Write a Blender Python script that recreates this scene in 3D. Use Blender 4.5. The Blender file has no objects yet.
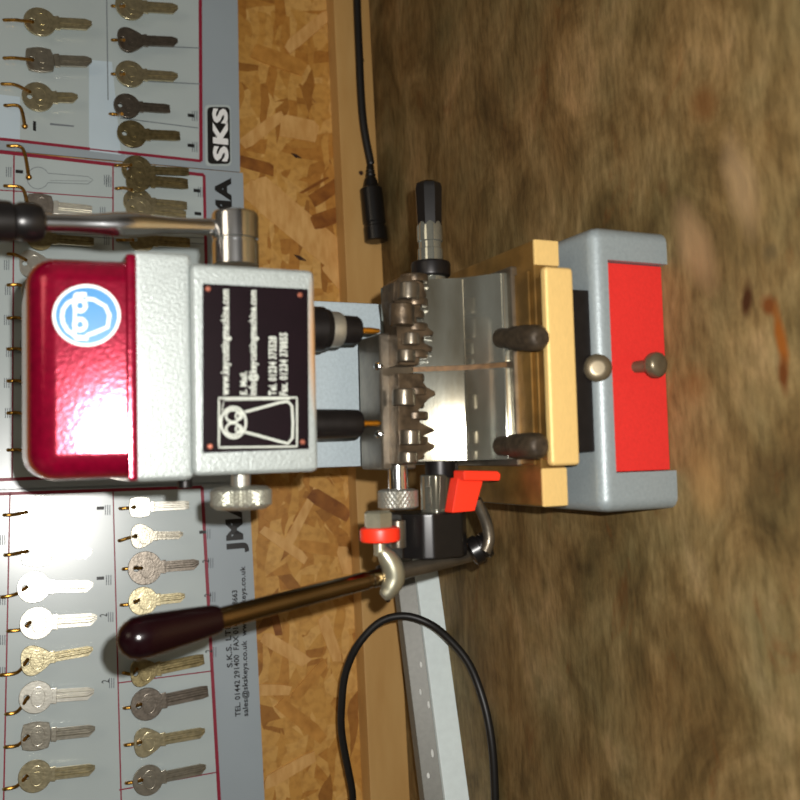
import bpy, bmesh, math, random
from mathutils import Vector, Matrix, noise

SC = bpy.context.scene
COL = SC.collection
random.seed(4)

# ------------------------------------------------------------ camera
TH, PSI, FPX, H = math.radians(24.6), math.radians(7.2), 900.0, 0.33
F = Vector((math.sin(PSI)*math.cos(TH), math.cos(PSI)*math.cos(TH), -math.sin(TH)))
R = Vector((math.cos(PSI), -math.sin(PSI), 0))
U = R.cross(F)
CAM = Vector((0, 0, H))
cd = bpy.data.cameras.new('camera'); cam = bpy.data.objects.new('camera', cd); COL.objects.link(cam)
cd.sensor_width = 36; cd.lens = 36*FPX/800; cd.clip_start = .01
rot = Matrix((-U, R, -F)).transposed()          # the camera is held on its side
cam.matrix_world = Matrix.Translation(CAM) @ rot.to_4x4()
cd.dof.use_dof = True; cd.dof.focus_distance = .60; cd.dof.aperture_fstop = 9
SC.camera = cam

# ------------------------------------------------------------ light
world = bpy.data.worlds.new('world'); SC.world = world; world.use_nodes = True
wn = world.node_tree.nodes; wl = world.node_tree.links
bg = wn['Background']
tc = wn.new('ShaderNodeTexCoord'); nz = wn.new('ShaderNodeTexNoise'); nz.inputs['Scale'].default_value = 1.6
rp = wn.new('ShaderNodeValToRGB')
rp.color_ramp.elements[0].position = .35; rp.color_ramp.elements[0].color = (.05, .04, .03, 1)
rp.color_ramp.elements[1].position = .72; rp.color_ramp.elements[1].color = (.62, .55, .45, 1)
wl.new(tc.outputs['Generated'], nz.inputs['Vector']); wl.new(nz.outputs['Fac'], rp.inputs['Fac']); wl.new(rp.outputs['Color'], bg.inputs['Color'])
bg.inputs['Strength'].default_value = .30
fl = bpy.data.lights.new('camera_flash', 'POINT'); fl.energy = 12.5; fl.shadow_soft_size = .003; fl.color = (1, .97, .93)
flo = bpy.data.objects.new('camera_flash', fl); COL.objects.link(flo); flo.location = CAM + R*.016 - U*.015
rl = bpy.data.lights.new('room_ambient', 'AREA'); rl.energy = 2.0; rl.size = .5; rl.color = (1, .85, .66)  # unseen soft source for the room's warm ambient light
rlo = bpy.data.objects.new('room_ambient', rl); COL.objects.link(rlo); rlo.location = (.5, -.3, 1.5)
rlo.rotation_euler = (Vector((0, .6, 0))-rlo.location).to_track_quat('-Z', 'Y').to_euler()
vs = SC.view_settings; vs.view_transform = 'Standard'; vs.look = 'None'; vs.gamma = 1; vs.exposure = 0; vs.use_curve_mapping = False

# ------------------------------------------------------------ measuring helpers (photo pixel -> place)
def ray(px, py): return (400-py)*R + (400-px)*U + FPX*F
def on_plane(px, py, p0, n):
    d = ray(px, py); return CAM + d*((p0-CAM).dot(n)/d.dot(n))
def on_y(px, py, y): return on_plane(px, py, Vector((0, y, 0)), Vector((0, 1, 0)))
def on_z(px, py, z): return on_plane(px, py, Vector((0, 0, z)), Vector((0, 0, 1)))
MO = on_z(672, 370, 0)
MM = Matrix.Translation(MO) @ Matrix.Rotation(math.radians(-3.5), 4, 'Z')
MI = MM.inverted()
def L(px, py, y):                                # machine frame, plane y = const
    c = MI @ CAM; d = MI.to_3x3() @ ray(px, py)
    return c + d*((y-c.y)/d.y)
V = Vector

# ------------------------------------------------------------ materials
def s2l(c): return tuple((x/12.92 if x <= .04045 else ((x+.055)/1.055)**2.4) for x in c)
def mat(name, rgb, metal=0, rough=.5, speck=0, sscale=300, bump=0, bscale=400, coat=0, rgb2=None, stretch=(1, 1, 1), spec=.5, trans=0, crough=.06):
    m = bpy.data.materials.new(name); m.use_nodes = True
    nt = m.node_tree; n = nt.nodes; l = nt.links; b = n['Principled BSDF']
    c = s2l(rgb)+(1,)
    b.inputs['Base Color'].default_value = c
    b.inputs['Metallic'].default_value = metal; b.inputs['Roughness'].default_value = rough
    b.inputs['Specular IOR Level'].default_value = spec
    if coat: b.inputs['Coat Weight'].default_value = coat; b.inputs['Coat Roughness'].default_value = crough
    if trans: b.inputs['Transmission Weight'].default_value = trans
    t = n.new('ShaderNodeTexCoord'); mp = n.new('ShaderNodeMapping'); mp.inputs['Scale'].default_value = stretch
    l.new(t.outputs['Object'], mp.inputs['Vector'])
    nn = n.new('ShaderNodeTexNoise'); nn.inputs['Scale'].default_value = sscale; nn.inputs['Detail'].default_value = 5
    l.new(mp.outputs['Vector'], nn.inputs['Vector'])
    r = n.new('ShaderNodeValToRGB'); r.color_ramp.elements[0].position = .32; r.color_ramp.elements[1].position = .68
    s = speck if speck else .04
    c2 = s2l(rgb2)+(1,) if rgb2 else tuple(x*(1-s) for x in c[:3])+(1,)
    r.color_ramp.elements[0].color = c2; r.color_ramp.elements[1].color = c if rgb2 else tuple(min(1, x*(1+s)) for x in c[:3])+(1,)
    l.new(nn.outputs['Fac'], r.inputs['Fac']); l.new(r.outputs['Color'], b.inputs['Base Color'])
    if bump:
        bn = n.new('ShaderNodeTexNoise'); bn.inputs['Scale'].default_value = bscale; l.new(mp.outputs['Vector'], bn.inputs['Vector'])
        bp = n.new('ShaderNodeBump'); bp.inputs['Strength'].default_value = bump; bp.inputs['Distance'].default_value = .001
        l.new(bn.outputs['Fac'], bp.inputs['Height']); l.new(bp.outputs['Normal'], b.inputs['Normal'])
    return m
M = dict(
 paint=mat('hammered_grey_paint', (.62, .65, .64), .2, .38, .10, 700, .35, 900),
 paint2=mat('smooth_blue_grey_paint', (.56, .60, .61), .2, .42, .06, 500, .15, 700),
 paint3=mat('light_column_paint', (.66, .71, .73), .1, .42, .06, 500, .15, 700),
 rust=mat('rusty_brown_metal', (.42, .31, .19), .3, .6, .3, 300),
 red=mat('red_panel_paint', (.83, .17, .15), 0, .5, .05, 600, .1, 800),
 redplastic=mat('ruby_plastic', (.56, .02, .17), .5, .17, .15, 260, .10, 500, coat=.5, crough=.12),
 orange=mat('orange_red_plastic', (.96, .20, .10), 0, .4, .04, 200),
 gold=mat('gold_anodised_lit', (.92, .78, .50), .25, .42, .05, 300, .06, 500, stretch=(1, 8, 8)),  # flash light on the front faces is put into this cream gold
 goldshade=mat('gold_shaded', (.50, .38, .19), .6, .45, .35, 60, .1, 300),  # same gold, with the shade of upward faces put into the colour
 steel=mat('brushed_steel', (.64, .65, .61), .75, .085, 0, 22, .01, 300, rgb2=(.46, .44, .38), stretch=(.6, 2, 2)),
 steeld=mat('dull_steel', (.46, .43, .38), .8, .32, .25, 90, .1, 300),
 teeth=mat('oiled_dark_steel', (.33, .28, .22), .6, .38, .5, 160, .3, 300),
 chrome=mat('chrome', (.92, .93, .94), 1, .17, .03, 80),
 alu=mat('knurled_aluminium', (.78, .78, .74), .85, .35, .08, 400),
 nutm=mat('zinc_plate', (.72, .71, .62), .8, .33, .15, 120),
 black=mat('black_plastic', (.07, .065, .065), 0, .32, .1, 200),
 blackm=mat('black_oxide', (.11, .10, .10), .4, .38, .2, 200),
 grip=mat('maroon_black_grip', (.08, .02, .03), 0, .18, .1, 100, spec=.35),
 screwd=mat('oily_black_screw', (.25, .21, .16), .4, .55, .4, 300, .3, 500),
 brass=mat('brass_wire', (.62, .46, .20), .9, .32, .3, 300),
 rodm=mat('tarnished_rod', (.50, .43, .33), 1, .16, .2, 40, stretch=(1, 1, 1)),
 bit=mat('gold_coated_bit', (.90, .62, .20), .9, .25, .15, 400),
 dull=mat('matte_pewter', (.45, .41, .33), .6, .35, .1, 200),
 plate=mat('black_engraved_plate', (.075, .03, .05), 0, .5, .1, 100, spec=.08),
 letter=mat('white_engraving', (.74, .76, .72), 0, .6, .08, 900),
 copper=mat('copper_screw', (.78, .48, .40), .8, .35, .1, 300),
 white=mat('white_print', (.96, .97, .97), 0, .4, .02, 100),
 blue=mat('blue_print', (.08, .48, .72), 0, .35, .03, 100),
 poster=mat('laminated_pale_card', (.72, .77, .77), 0, .27, .04, 12, spec=.9, coat=.6, crough=.5),
 postergrey=mat('laminated_grey_border', (.62, .67, .70), 0, .27, .04, 12, spec=.9, coat=.6, crough=.5),
 posternote=mat('white_paper_note', (.76, .83, .87), 0, .6, .03, 30),
 ink=mat('black_ink', (.07, .07, .07), 0, .45, .05, 300),
 redink=mat('dark_red_ink', (.55, .10, .20), 0, .45, .05, 300),
 greyink=mat('grey_ink', (.45, .48, .50), 0, .5, .05, 300),
 nickel=mat('nickel_key', (.70, .68, .62), .9, .30, .15, 250, .08, 600),
 nickeld=mat('dark_nickel_key', (.50, .47, .43), .9, .34, .2, 250, .1, 600),
 brassk=mat('brass_key', (.78, .74, .60), .9, .30, .2, 250, .1, 600),
 brassd=mat('aged_brass_key', (.60, .55, .40), .9, .33, .3, 250, .1, 600),
 silverk=mat('bright_silver_key', (.86, .85, .80), .9, .30, .08, 250, .05, 600),
 stripw=mat('white_enamel', (.90, .95, .95), 0, .4, .03, 200),
 stripshade=mat('shaded_enamel', (.44, .44, .41), .1, .45, .08, 300),  # dimmer grazing light on the strip's top put into a darker grey
 speckw=mat('white_paint_spots', (.85, .86, .84), 0, .6, .05, 300),
 cable=mat('black_rubber', (.09, .085, .08), 0, .45, .1, 200),
 batten=mat('pine_batten', (.78, .62, .38), 0, .55, 0, 14, .05, 60, rgb2=(.74, .57, .33), stretch=(1, 5, 5)),
 flakep=mat('pale_flake', (.86, .68, .42), 0, .5, 0, 60, .1, 200, rgb2=(.78, .58, .32), stretch=(1, 6, 3)),
 flakeb=mat('brown_flake', (.60, .38, .14), 0, .5, 0, 90, .1, 200, rgb2=(.46, .26, .08)),
 flakem=mat('amber_flake', (.78, .56, .26), 0, .5, 0, 90, .1, 200, rgb2=(.66, .45, .18)),
 knot=mat('dark_knot', (.20, .10, .05), 0, .6),
)

def osb_material():
    m = bpy.data.materials.new('oriented_strand_board'); m.use_nodes = True
    nt = m.node_tree; n = nt.nodes; l = nt.links; b = n['Principled BSDF']; b.inputs['Roughness'].default_value = .5
    t = n.new('ShaderNodeTexCoord'); last = None; lasth = None
    wob = n.new('ShaderNodeTexNoise'); wob.inputs['Scale'].default_value = 25; l.new(t.outputs['Object'], wob.inputs['Vector'])
    add = n.new('ShaderNodeMixRGB'); add.blend_type = 'ADD'; add.inputs[0].default_value = .012
    l.new(t.outputs['Object'], add.inputs[1]); l.new(wob.outputs['Color'], add.inputs[2])
    for i, (ang, sx, sz) in enumerate(((25, 20, 75), (-35, 24, 85), (80, 22, 95), (5, 30, 120))):
        mp = n.new('ShaderNodeMapping'); mp.vector_type = 'TEXTURE'
        mp.inputs['Rotation'].default_value = (0, math.radians(ang), 0); mp.inputs['Scale'].default_value = (1/sx, 1/40, 1/sz)
        mp.inputs['Location'].default_value = (i*.37, 0, i*.21)
        l.new(add.outputs['Color'], mp.inputs['Vector'])
        v = n.new('ShaderNodeTexVoronoi'); v.inputs['Scale'].default_value = 1; l.new(mp.outputs['Vector'], v.inputs['Vector'])
        sp = n.new('ShaderNodeSeparateColor'); l.new(v.outputs['Color'], sp.inputs['Color'])
        r = n.new('ShaderNodeValToRGB'); cr = r.color_ramp
        cr.elements[0].position = 0; cr.elements[0].color = s2l((.60, .40, .16))+(1,)
        cr.elements[1].position = 1; cr.elements[1].color = s2l((.84, .66, .38))+(1,)
        for p, c in ((.15, (.70, .48, .20)), (.45, (.77, .57, .27)), (.8, (.81, .62, .33))):
            e = cr.elements.new(p); e.color = s2l(c)+(1,)
        l.new(sp.outputs[0], r.inputs['Fac'])
        if last is None: last, lasth = r.outputs['Color'], sp.outputs[1]
        else:
            g = n.new('ShaderNodeMath'); g.operation = 'GREATER_THAN'; g.inputs[1].default_value = .58; l.new(sp.outputs[2], g.inputs[0])
            mx = n.new('ShaderNodeMixRGB'); l.new(g.outputs[0], mx.inputs[0]); l.new(last, mx.inputs[1]); l.new(r.outputs['Color'], mx.inputs[2]); last = mx.outputs[0]
            mh = n.new('ShaderNodeMixRGB'); l.new(g.outputs[0], mh.inputs[0]); l.new(lasth, mh.inputs[1]); l.new(sp.outputs[1], mh.inputs[2]); lasth = mh.outputs[0]
    fn = n.new('ShaderNodeTexNoise'); fn.inputs['Scale'].default_value = 160; fn.inputs['Detail'].default_value = 6; l.new(t.outputs['Object'], fn.inputs['Vector'])
    rr = n.new('ShaderNodeValToRGB'); rr.color_ramp.elements[0].position = .3; rr.color_ramp.elements[0].color = (.72, .64, .55, 1); rr.color_ramp.elements[1].position = .55; rr.color_ramp.elements[1].color = (1, 1, 1, 1)
    l.new(fn.outputs['Fac'], rr.inputs['Fac'])
    mu = n.new('ShaderNodeMixRGB'); mu.blend_type = 'MULTIPLY'; mu.inputs[0].default_value = .8; l.new(last, mu.inputs[1]); l.new(rr.outputs[0], mu.inputs[2])
    l.new(mu.outputs[0], b.inputs['Base Color'])
    bp = n.new('ShaderNodeBump'); bp.inputs['Distance'].default_value = .0012; bp.inputs['Strength'].default_value = .5
    l.new(lasth, bp.inputs['Height']); l.new(bp.outputs[0], b.inputs['Normal'])
    return m

def bench_material():
    m = bpy.data.materials.new('stained_plywood'); m.use_nodes = True
    nt = m.node_tree; n = nt.nodes; l = nt.links; b = n['Principled BSDF']; b.inputs['Roughness'].default_value = .62
    b.inputs['Specular IOR Level'].default_value = .25
    t = n.new('ShaderNodeTexCoord')
    def noi(scale, stretch, detail=6, dist=0):
        mp = n.new('ShaderNodeMapping'); mp.inputs['Scale'].default_value = stretch; l.new(t.outputs['Object'], mp.inputs['Vector'])
        x = n.new('ShaderNodeTexNoise'); x.inputs['Scale'].default_value = scale; x.inputs['Detail'].default_value = detail; x.inputs['Distortion'].default_value = dist
        x.inputs['Roughness'].default_value = .62
        l.new(mp.outputs[0], x.inputs['Vector']); return x.outputs['Fac']
    def ramp(f, pts):
        r = n.new('ShaderNodeValToRGB'); cr = r.color_ramp
        cr.elements[0].position, cr.elements[1].position = pts[0][0], pts[-1][0]
        cr.elements[0].color = s2l(pts[0][1])+(1,); cr.elements[1].color = s2l(pts[-1][1])+(1,)
        for p, c in pts[1:-1]: cr.elements.new(p).color = s2l(c)+(1,)
        l.new(f, r.inputs['Fac']); return r.outputs[0]
    def mix(a, c, f=.5, kind='MIX', fac=None):
        x = n.new('ShaderNodeMixRGB'); x.blend_type = kind; x.inputs[0].default_value = f
        if fac is not None: l.new(fac, x.inputs[0])
        l.new(a, x.inputs[1]); l.new(c, x.inputs[2]); return x.outputs[0]
    base = ramp(noi(15, (.8, 1.25, 1), 12, .8), [(.28, (.33, .27, .16)), (.44, (.48, .41, .27)), (.56, (.58, .51, .36)), (.74, (.72, .63, .48))])
    warm = ramp(noi(7, (.8, 1, 1), 4), [(.35, (.42, .45, .36)), (.65, (.68, .54, .38))])
    c = mix(base, warm, .55, 'OVERLAY')
    fine = ramp(noi(120, (.5, 2, 1), 5), [(.32, (.62, .60, .56)), (.6, (1, 1, 1))])
    c = mix(c, fine, .6, 'MULTIPLY')
    rust = ramp(noi(26, (.7, 1.2, 1), 5, .8), [(.60, (0, 0, 0)), (.70, (1, 1, 1))])
    rr = n.new('ShaderNodeRGB'); rr.outputs[0].default_value = s2l((.40, .22, .08))+(1,)
    rm = n.new('ShaderNodeMath'); rm.operation = 'MULTIPLY'; rm.inputs[1].default_value = .4; l.new(rust, rm.inputs[0])
    c = mix(c, rr.outputs[0], 0, 'MIX', rm.outputs[0])
    # marks with a shape of their own: a rust hook-shaped stain and small dark spots
    def spot(px, py, rx, ry, col, amt, ang=0):
        nonlocal c
        p = on_z(px, py, 0)
        mp = n.new('ShaderNodeMapping'); mp.vector_type = 'TEXTURE'; mp.inputs['Location'].default_value = (p.x, p.y, 0)
        mp.inputs['Rotation'].default_value = (0, 0, math.radians(ang)); mp.inputs['Scale'].default_value = (rx, ry, 1)
        wv = n.new('ShaderNodeTexNoise'); wv.inputs['Scale'].default_value = 60; l.new(t.outputs['Object'], wv.inputs['Vector'])
        ad = n.new('ShaderNodeMixRGB'); ad.blend_type = 'ADD'; ad.inputs[0].default_value = .006
        l.new(t.outputs['Object'], ad.inputs[1]); l.new(wv.outputs['Color'], ad.inputs[2]); l.new(ad.outputs[0], mp.inputs['Vector'])
        vl = n.new('ShaderNodeVectorMath'); vl.operation = 'LENGTH'
        sx = n.new('ShaderNodeVectorMath'); sx.operation = 'MULTIPLY'; sx.inputs[1].default_value = (1, 1, 0); l.new(mp.outputs[0], sx.inputs[0]); l.new(sx.outputs[0], vl.inputs[0])
        mr = n.new('ShaderNodeMapRange'); mr.inputs['From Min'].default_value = .4; mr.inputs['From Max'].default_value = 1.15
        mr.inputs['To Min'].default_value = amt; mr.inputs['To Max'].default_value = 0; l.new(vl.outputs['Value'], mr.inputs['Value'])
        q = n.new('ShaderNodeRGB'); q.outputs[0].default_value = s2l(col)+(1,)
        c = mix(c, q.outputs[0], 0, 'MIX', mr.outputs[0])
    spot(742, 294, .004, .011, (.22, .12, .04), 1, 80)
    spot(764, 300, .007, .004, (.38, .2, .06), .95, 40)
    spot(775, 335, .019, .0035, (.50, .28, .07), .95, 0)
    spot(777, 370, .010, .0035, (.34, .18, .05), .95, 0)
    spot(660, 183, .006, .005, (.33, .23, .12), .6)
    spot(763, 248, .005, .005, (.28, .24, .16), .5)
    spot(735, 180, .030, .010, (.74, .62, .46), .4, 10)
    spot(690, 240, .030, .012, (.72, .58, .42), .45, 20)
    spot(690, 380, .012, .012, (.46, .28, .12), .35)
    spot(700, 100, .012, .010, (.40, .24, .10), .6, 30)
    spot(620, 600, .004, .014, (.30, .22, .12), .35, 70)
    spot(700, 480, .02, .012, (.72, .56, .34), .3, 10)
    l.new(c, b.inputs['Base Color'])
    bp = n.new('ShaderNodeBump'); bp.inputs['Strength'].default_value = .25; bp.inputs['Distance'].default_value = .001
    l.new(noi(90, (.4, 2, 1)), bp.inputs['Height']); l.new(bp.outputs[0], b.inputs['Normal'])
    return m

# ------------------------------------------------------------ mesh helpers
class MB:
    def __init__(s): s.bm = bmesh.new()
    def box(s, x0, x1, y0, y1, z0, z1, bev=0, seg=2, mi=0):
        g = bmesh.ops.create_cube(s.bm, size=1)['verts']
        for v in g:
            v.co = V(((x0+x1)/2+v.co.x*(x1-x0), (y0+y1)/2+v.co.y*(y1-y0), (z0+z1)/2+v.co.z*(z1-z0)))
        fs = {f for v in g for f in v.link_faces}
        for f in fs: f.material_index = mi
        if bev:
            es = list({e for v in g for e in v.link_edges})
            bmesh.ops.bevel(s.bm, geom=es, offset=bev, segments=seg, profile=.6, affect='EDGES')
        return s
    def lathe(s, p, ax, prof, seg=32, mi=0, knurl=0, flats=0):
        """prof: (distance along axis, radius). knurl: radius wobble on rings flagged with a third value"""
        ax = V(ax).normalized(); a = ax.orthogonal().normalized(); b = ax.cross(a); rings = []
        for j, pr in enumerate(prof):
            t, r = pr[0], pr[1]; kn = len(pr) > 2 and pr[2]
            ring = []
            for i in range(seg):
                w = 2*math.pi*i/seg
                rr = r*(1-(knurl if kn and (i+j) % 2 else 0))
                ring.append(s.bm.verts.new(V(p)+ax*t+(a*math.cos(w)+b*math.sin(w))*rr))
            rings.append(ring)
        for k in range(len(rings)-1):
            for i in range(seg):
                q = (rings[k][i], rings[k][(i+1) % seg], rings[k+1][(i+1) % seg], rings[k+1][i])
                if knurl and len(prof[k]) > 2 and len(prof[k+1]) > 2:
                    tri = ((0, 1, 2), (0, 2, 3)) if (i+k) % 2 == 0 else ((0, 1, 3), (1, 2, 3))
                    for t in tri: s.bm.faces.new([q[x] for x in t]).material_index = mi
                else: s.bm.faces.new(q).material_index = mi
        for ring in (rings[0], rings[-1]):
            f = s.bm.faces.new(ring); f.material_index = mi
        return s
    def cyl(s, p0, p1, r, bev=None, seg=32, r1=None, mi=0):
        p0, p1 = V(p0), V(p1); h = (p1-p0).length; r1 = r if r1 is None else r1; b = min(r*.15, h*.2) if bev is None else bev
        return s.lathe(p0, p1-p0, [(0, r-b), (b*.35, r-b*.3), (b, r), (h-b, r1), (h-b*.35, r1-b*.3), (h, r1-b)], seg, mi)
    def prism(s, pts, n, th, bev=0, mi=0):
        """pts: 3D loop, extruded by th along n"""
        n = V(n).normalized()
        a = [s.bm.verts.new(V(p)) for p in pts]; b = [s.bm.verts.new(V(p)+n*th) for p in pts]
        k = len(a); fs = [s.bm.faces.new(a), s.bm.faces.new(b[::-1])]
        for i in range(k): fs.append(s.bm.faces.new((a[i], b[i], b[(i+1) % k], a[(i+1) % k])))
        for f in fs: f.material_index = mi
        if bev: bmesh.ops.bevel(s.bm, geom=list({e for f in fs for e in f.edges}), offset=bev, segments=2, profile=.6, affect='EDGES')
        return s
    def tube(s, pts, r, seg=12, closed=False, flat=None, ff=.2, mi=0, radii=None):
        pts = [V(p) for p in pts]; n = len(pts); rings = []; up = None
        for i, p in enumerate(pts):
            if closed: t = pts[(i+1) % n]-pts[i-1]
            else: t = pts[min(i+1, n-1)]-pts[max(i-1, 0)]
            t.normalize()
            if flat is not None: a = V(flat).normalized(); b = t.cross(a).normalized()
            else:
                if up is None: up = t.orthogonal()
                a = (up-t*up.dot(t)).normalized(); up = a; b = t.cross(a)
            rr = radii[i] if radii else r
            ka = ff if flat is not None else 1
            rings.append([s.bm.verts.new(p+(a*math.cos(2*math.pi*k/seg)*ka+b*math.sin(2*math.pi*k/seg))*rr) for k in range(seg)])
        m = n if closed else n-1
        for i in range(m):
            A, B = rings[i], rings[(i+1) % n]
            for k in range(seg):
                f = s.bm.faces.new((A[k], A[(k+1) % seg], B[(k+1) % seg], B[k])); f.material_index = mi
        if not closed:
            for ring in (rings[0], rings[-1]): s.bm.faces.new(ring).material_index = mi
        return s
    def build(s, name, mats, parent=None, angle=35):
        bmesh.ops.recalc_face_normals(s.bm, faces=s.bm.faces)
        me = bpy.data.meshes.new(name); s.bm.to_mesh(me); s.bm.free()
        for m in (mats if isinstance(mats, (list, tuple)) else [mats]): me.materials.append(m)
        for p in me.polygons: p.use_smooth = True
        me.set_sharp_from_angle(angle=math.radians(angle))
        o = bpy.data.objects.new(name, me); COL.objects.link(o)
        if parent: o.parent = parent
        wm = o.modifiers.new('weighted', 'WEIGHTED_NORMAL'); wm.keep_sharp = True; wm.weight = 80
        return o
def tag(o, label=None, cat=None, group=None, kind=None):
    if label: o['label'] = label
    if cat: o['category'] = cat
    if group: o['group'] = group
    if kind: o['kind'] = kind
    return o
def empty(name, loc=(0, 0, 0)):
    o = bpy.data.objects.new(name, None); COL.objects.link(o); o.location = loc; o.empty_display_size = .02; return o
def recenter(o, loc):
    """put a top-level mesh's origin at loc (its verts were given in world space)"""
    loc = V(loc); o.data.transform(Matrix.Translation(-loc)); o.location = loc
def smooth_path(pts, k=8):
    pts = [V(p) for p in pts]; out = []
    for i in range(len(pts)-1):
        p0, p1, p2, p3 = pts[max(i-1, 0)], pts[i], pts[i+1], pts[min(i+2, len(pts)-1)]
        for j in range(k):
            t = j/k
            out.append(.5*((2*p1)+(p2-p0)*t+(2*p0-5*p1+4*p2-p3)*t*t+(3*p1-p0-3*p2+p3)*t**3))
    out.append(pts[-1]); return out
def curve_mesh(cu):
    ob = bpy.data.objects.new('tmp', cu); COL.objects.link(ob)
    dg = bpy.context.evaluated_depsgraph_get(); dg.update()
    me = bpy.data.meshes.new_from_object(ob.evaluated_get(dg)); bpy.data.objects.remove(ob); return me
def text(name, s, p0, p1, h, up, nrm, mat_, parent, bold=0, th=.0003):
    """lettering from p0 to p1 (baseline), cap height h, facing nrm"""
    cu = bpy.data.curves.new(name, 'FONT'); cu.body = s; cu.size = 1; cu.offset = bold; cu.extrude = .01; cu.space_character = 1+bold*2
    cu.resolution_u = 3
    me = curve_mesh(cu)
    xs = [v.co.x for v in me.vertices]; ys = [v.co.y for v in me.vertices]
    x0, x1 = min(xs), max(xs); w = (V(p1)-V(p0)); ex = w.normalized(); up = V(up); up = (up-ex*up.dot(ex)).normalized(); nrm = V(nrm).normalized()
    cap = .69+bold
    sx = w.length/(x1-x0); sy = h/cap
    for v in me.vertices:
        v.co = V(p0)+ex*(v.co.x-x0)*sx+up*(v.co.y)*sy+nrm*(v.co.z/.01*th/2+th/2)
    me.materials.clear(); me.materials.append(mat_)
    o = bpy.data.objects.new(name, me); COL.objects.link(o); o.parent = parent; return o

# ------------------------------------------------------------ setting
WY = .757                                           # wall plane
def W(px, py, off=0): return on_y(px, py, WY-off)
wall = MB(); wall.box(-.75, 1.0, WY, WY+.018, -.04, .75)
flakes = [  # centre px/py, length px, width px, tilt, kind
 ((297, 224), 128, 30, 40, 1, 1), ((268, 200), 50, 14, 40, 1, 1), ((330, 190), 46, 14, -35, 3, 0), ((315, 185), 34, 3, -30, 3, 0),
 ((330, 218), 36, 16, -20, 3, 0), ((255, 165), 40, 13, 15, 3, 0), ((262, 130), 54, 12, -38, 1, 0), ((300, 130), 40, 22, 10, 1, 0),
 ((278, 290), 30, 10, 60, 1, 0), ((335, 275), 30, 14, 50, 1, 0), ((300, 520), 70, 9, -62, 1, 0), ((285, 545), 55, 10, 35, 1, 0),
 ((330, 505), 46, 14, 30, 3, 0), ((275, 505), 34, 12, -60, 2, 0), ((320, 548), 40, 12, 10, 2, 0), ((300, 595), 60, 12, -20, 2, 0), ((330, 640), 50, 12, 70, 1, 0),
 ((285, 650), 54, 14, 30, 1, 0), ((310, 680), 50, 10, -50, 2, 0), ((275, 620), 34, 9, 75, 3, 0), ((345, 560), 28, 12, 80, 1, 0), ((268, 690), 44, 12, 0, 1, 0),
 ((300, 720), 60, 14, 40, 2, 0), ((290, 770), 60, 12, -30, 1, 0), ((280, 60), 60, 16, 20, 2, 0), ((310, 30), 60, 12, -40, 1, 0)]
for i, ((px, py), ln, wd, ang, mi, big) in enumerate(flakes):
    c = V((px, py)); a = math.radians(ang); d = V((math.cos(a), math.sin(a))); q = V((-d.y, d.x)); pts = []
    rnd = random.Random(i)
    for s, t in ((-.5, -.35), (-.42, -.5), (.3, -.5), (.5, -.3), (.47, .45), (-.3, .5), (-.48, .4)):
        p = c+d*(s+rnd.uniform(-.05, .05))*ln+q*(t+rnd.uniform(-.08, .08))*wd; pts.append(W(p.x, p.y, .0001))
    wall.prism(pts, (0, -1, 0), .0004 + .00007*i*.5, mi={1: 1, 2: 2, 3: 3}[mi])
for px, py, a in ((300, 258, 6), (360, 183, 3), (296, 156, 5)):
    wall.prism([W(px-a, py-a*.5, .0001), W(px, py-a*.25, .0001), W(px+a, py+a*.5, .0001), W(px-a*.1, py+a*.35, .0001)], (0, -1, 0), .0015, mi=4)
wall = wall.build('wall_back', [osb_material(), M['flakep'], M['flakem'], M['flakeb'], M['knot']])
tag(wall, 'golden strand board wall behind the machine', kind='structure')
bench = MB().box(-.75, 1.0, -.12, WY, -.028, 0).build('worktop', bench_material())
tag(bench, 'stained brown plywood bench top under the machine', 'workbench', kind='structure')
bt = on_z(384, 290, 0).y; ztop = on_y(352, 290, WY).z
bat = MB(); bat.box(-.75, 1.0, bt, WY, 0.0, on_y(347, 290, bt).z, .0012)
for px, py in ((361, 173), (388, 600), (362, 60)):
    p = on_y(px, py, bt); bat.cyl(p+V((0, .003, 0)), p+V((0, -.0006, 0)), .0022, seg=12, mi=1)
bat = bat.build('trim_1', [M['batten'], M['knot']]); tag(bat, 'pale pine batten along the foot of the wall', kind='structure')

# ------------------------------------------------------------ display cards
LEAN = math.radians(2.3)
PN = V((0, -math.cos(LEAN), math.sin(LEAN)))        # the cards lean back a little at the top
PP = V((0, WY-.0015, .44))
def P(px, py, off=0): return on_plane(px, py, PP+PN*off, PN)
PUP = V((0, math.sin(LEAN), math.cos(LEAN)))
def card(name, corners, label, lines, panels, th=.0008):
    """corners in photo px (top-left going round)"""
    root = empty(name, P(*corners[2]))
    root['label'] = label; root['category'] = 'key display card'
    def loc(o): o.data.transform(Matrix.Translation(-root.location)); return o
    b = MB(); b.prism([P(x, y) for x, y in corners], -PN, th)
    loc(b.build('card_sheet', M['postergrey'], root))
    if panels:
        b = MB()
        for (x0, y0, x1, y1, x2, y2, x3, y3, mi) in panels:
            b.prism([P(x0, y0), P(x1, y1), P(x2, y2), P(x3, y3)], PN, .00012 if mi == 0 else .0003, mi=mi)
        loc(b.build('printed_panel', [M['poster'], M['posternote']], root))
    b = MB()
    for x0, y0, x1, y1, w, mi in lines:
        p, q = P(x0, y0, .0002), P(x1, y1, .0002); d = (q-p).normalized(); s = d.cross(PN)*w*.00042
        b.prism([p-s, q-s, q+s, p+s], PN, .00012+.00003*mi, mi=mi)
    loc(b.build('printed_lines', [M['redink'], M['greyink'], M['ink']], root))
    return root, loc
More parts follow.
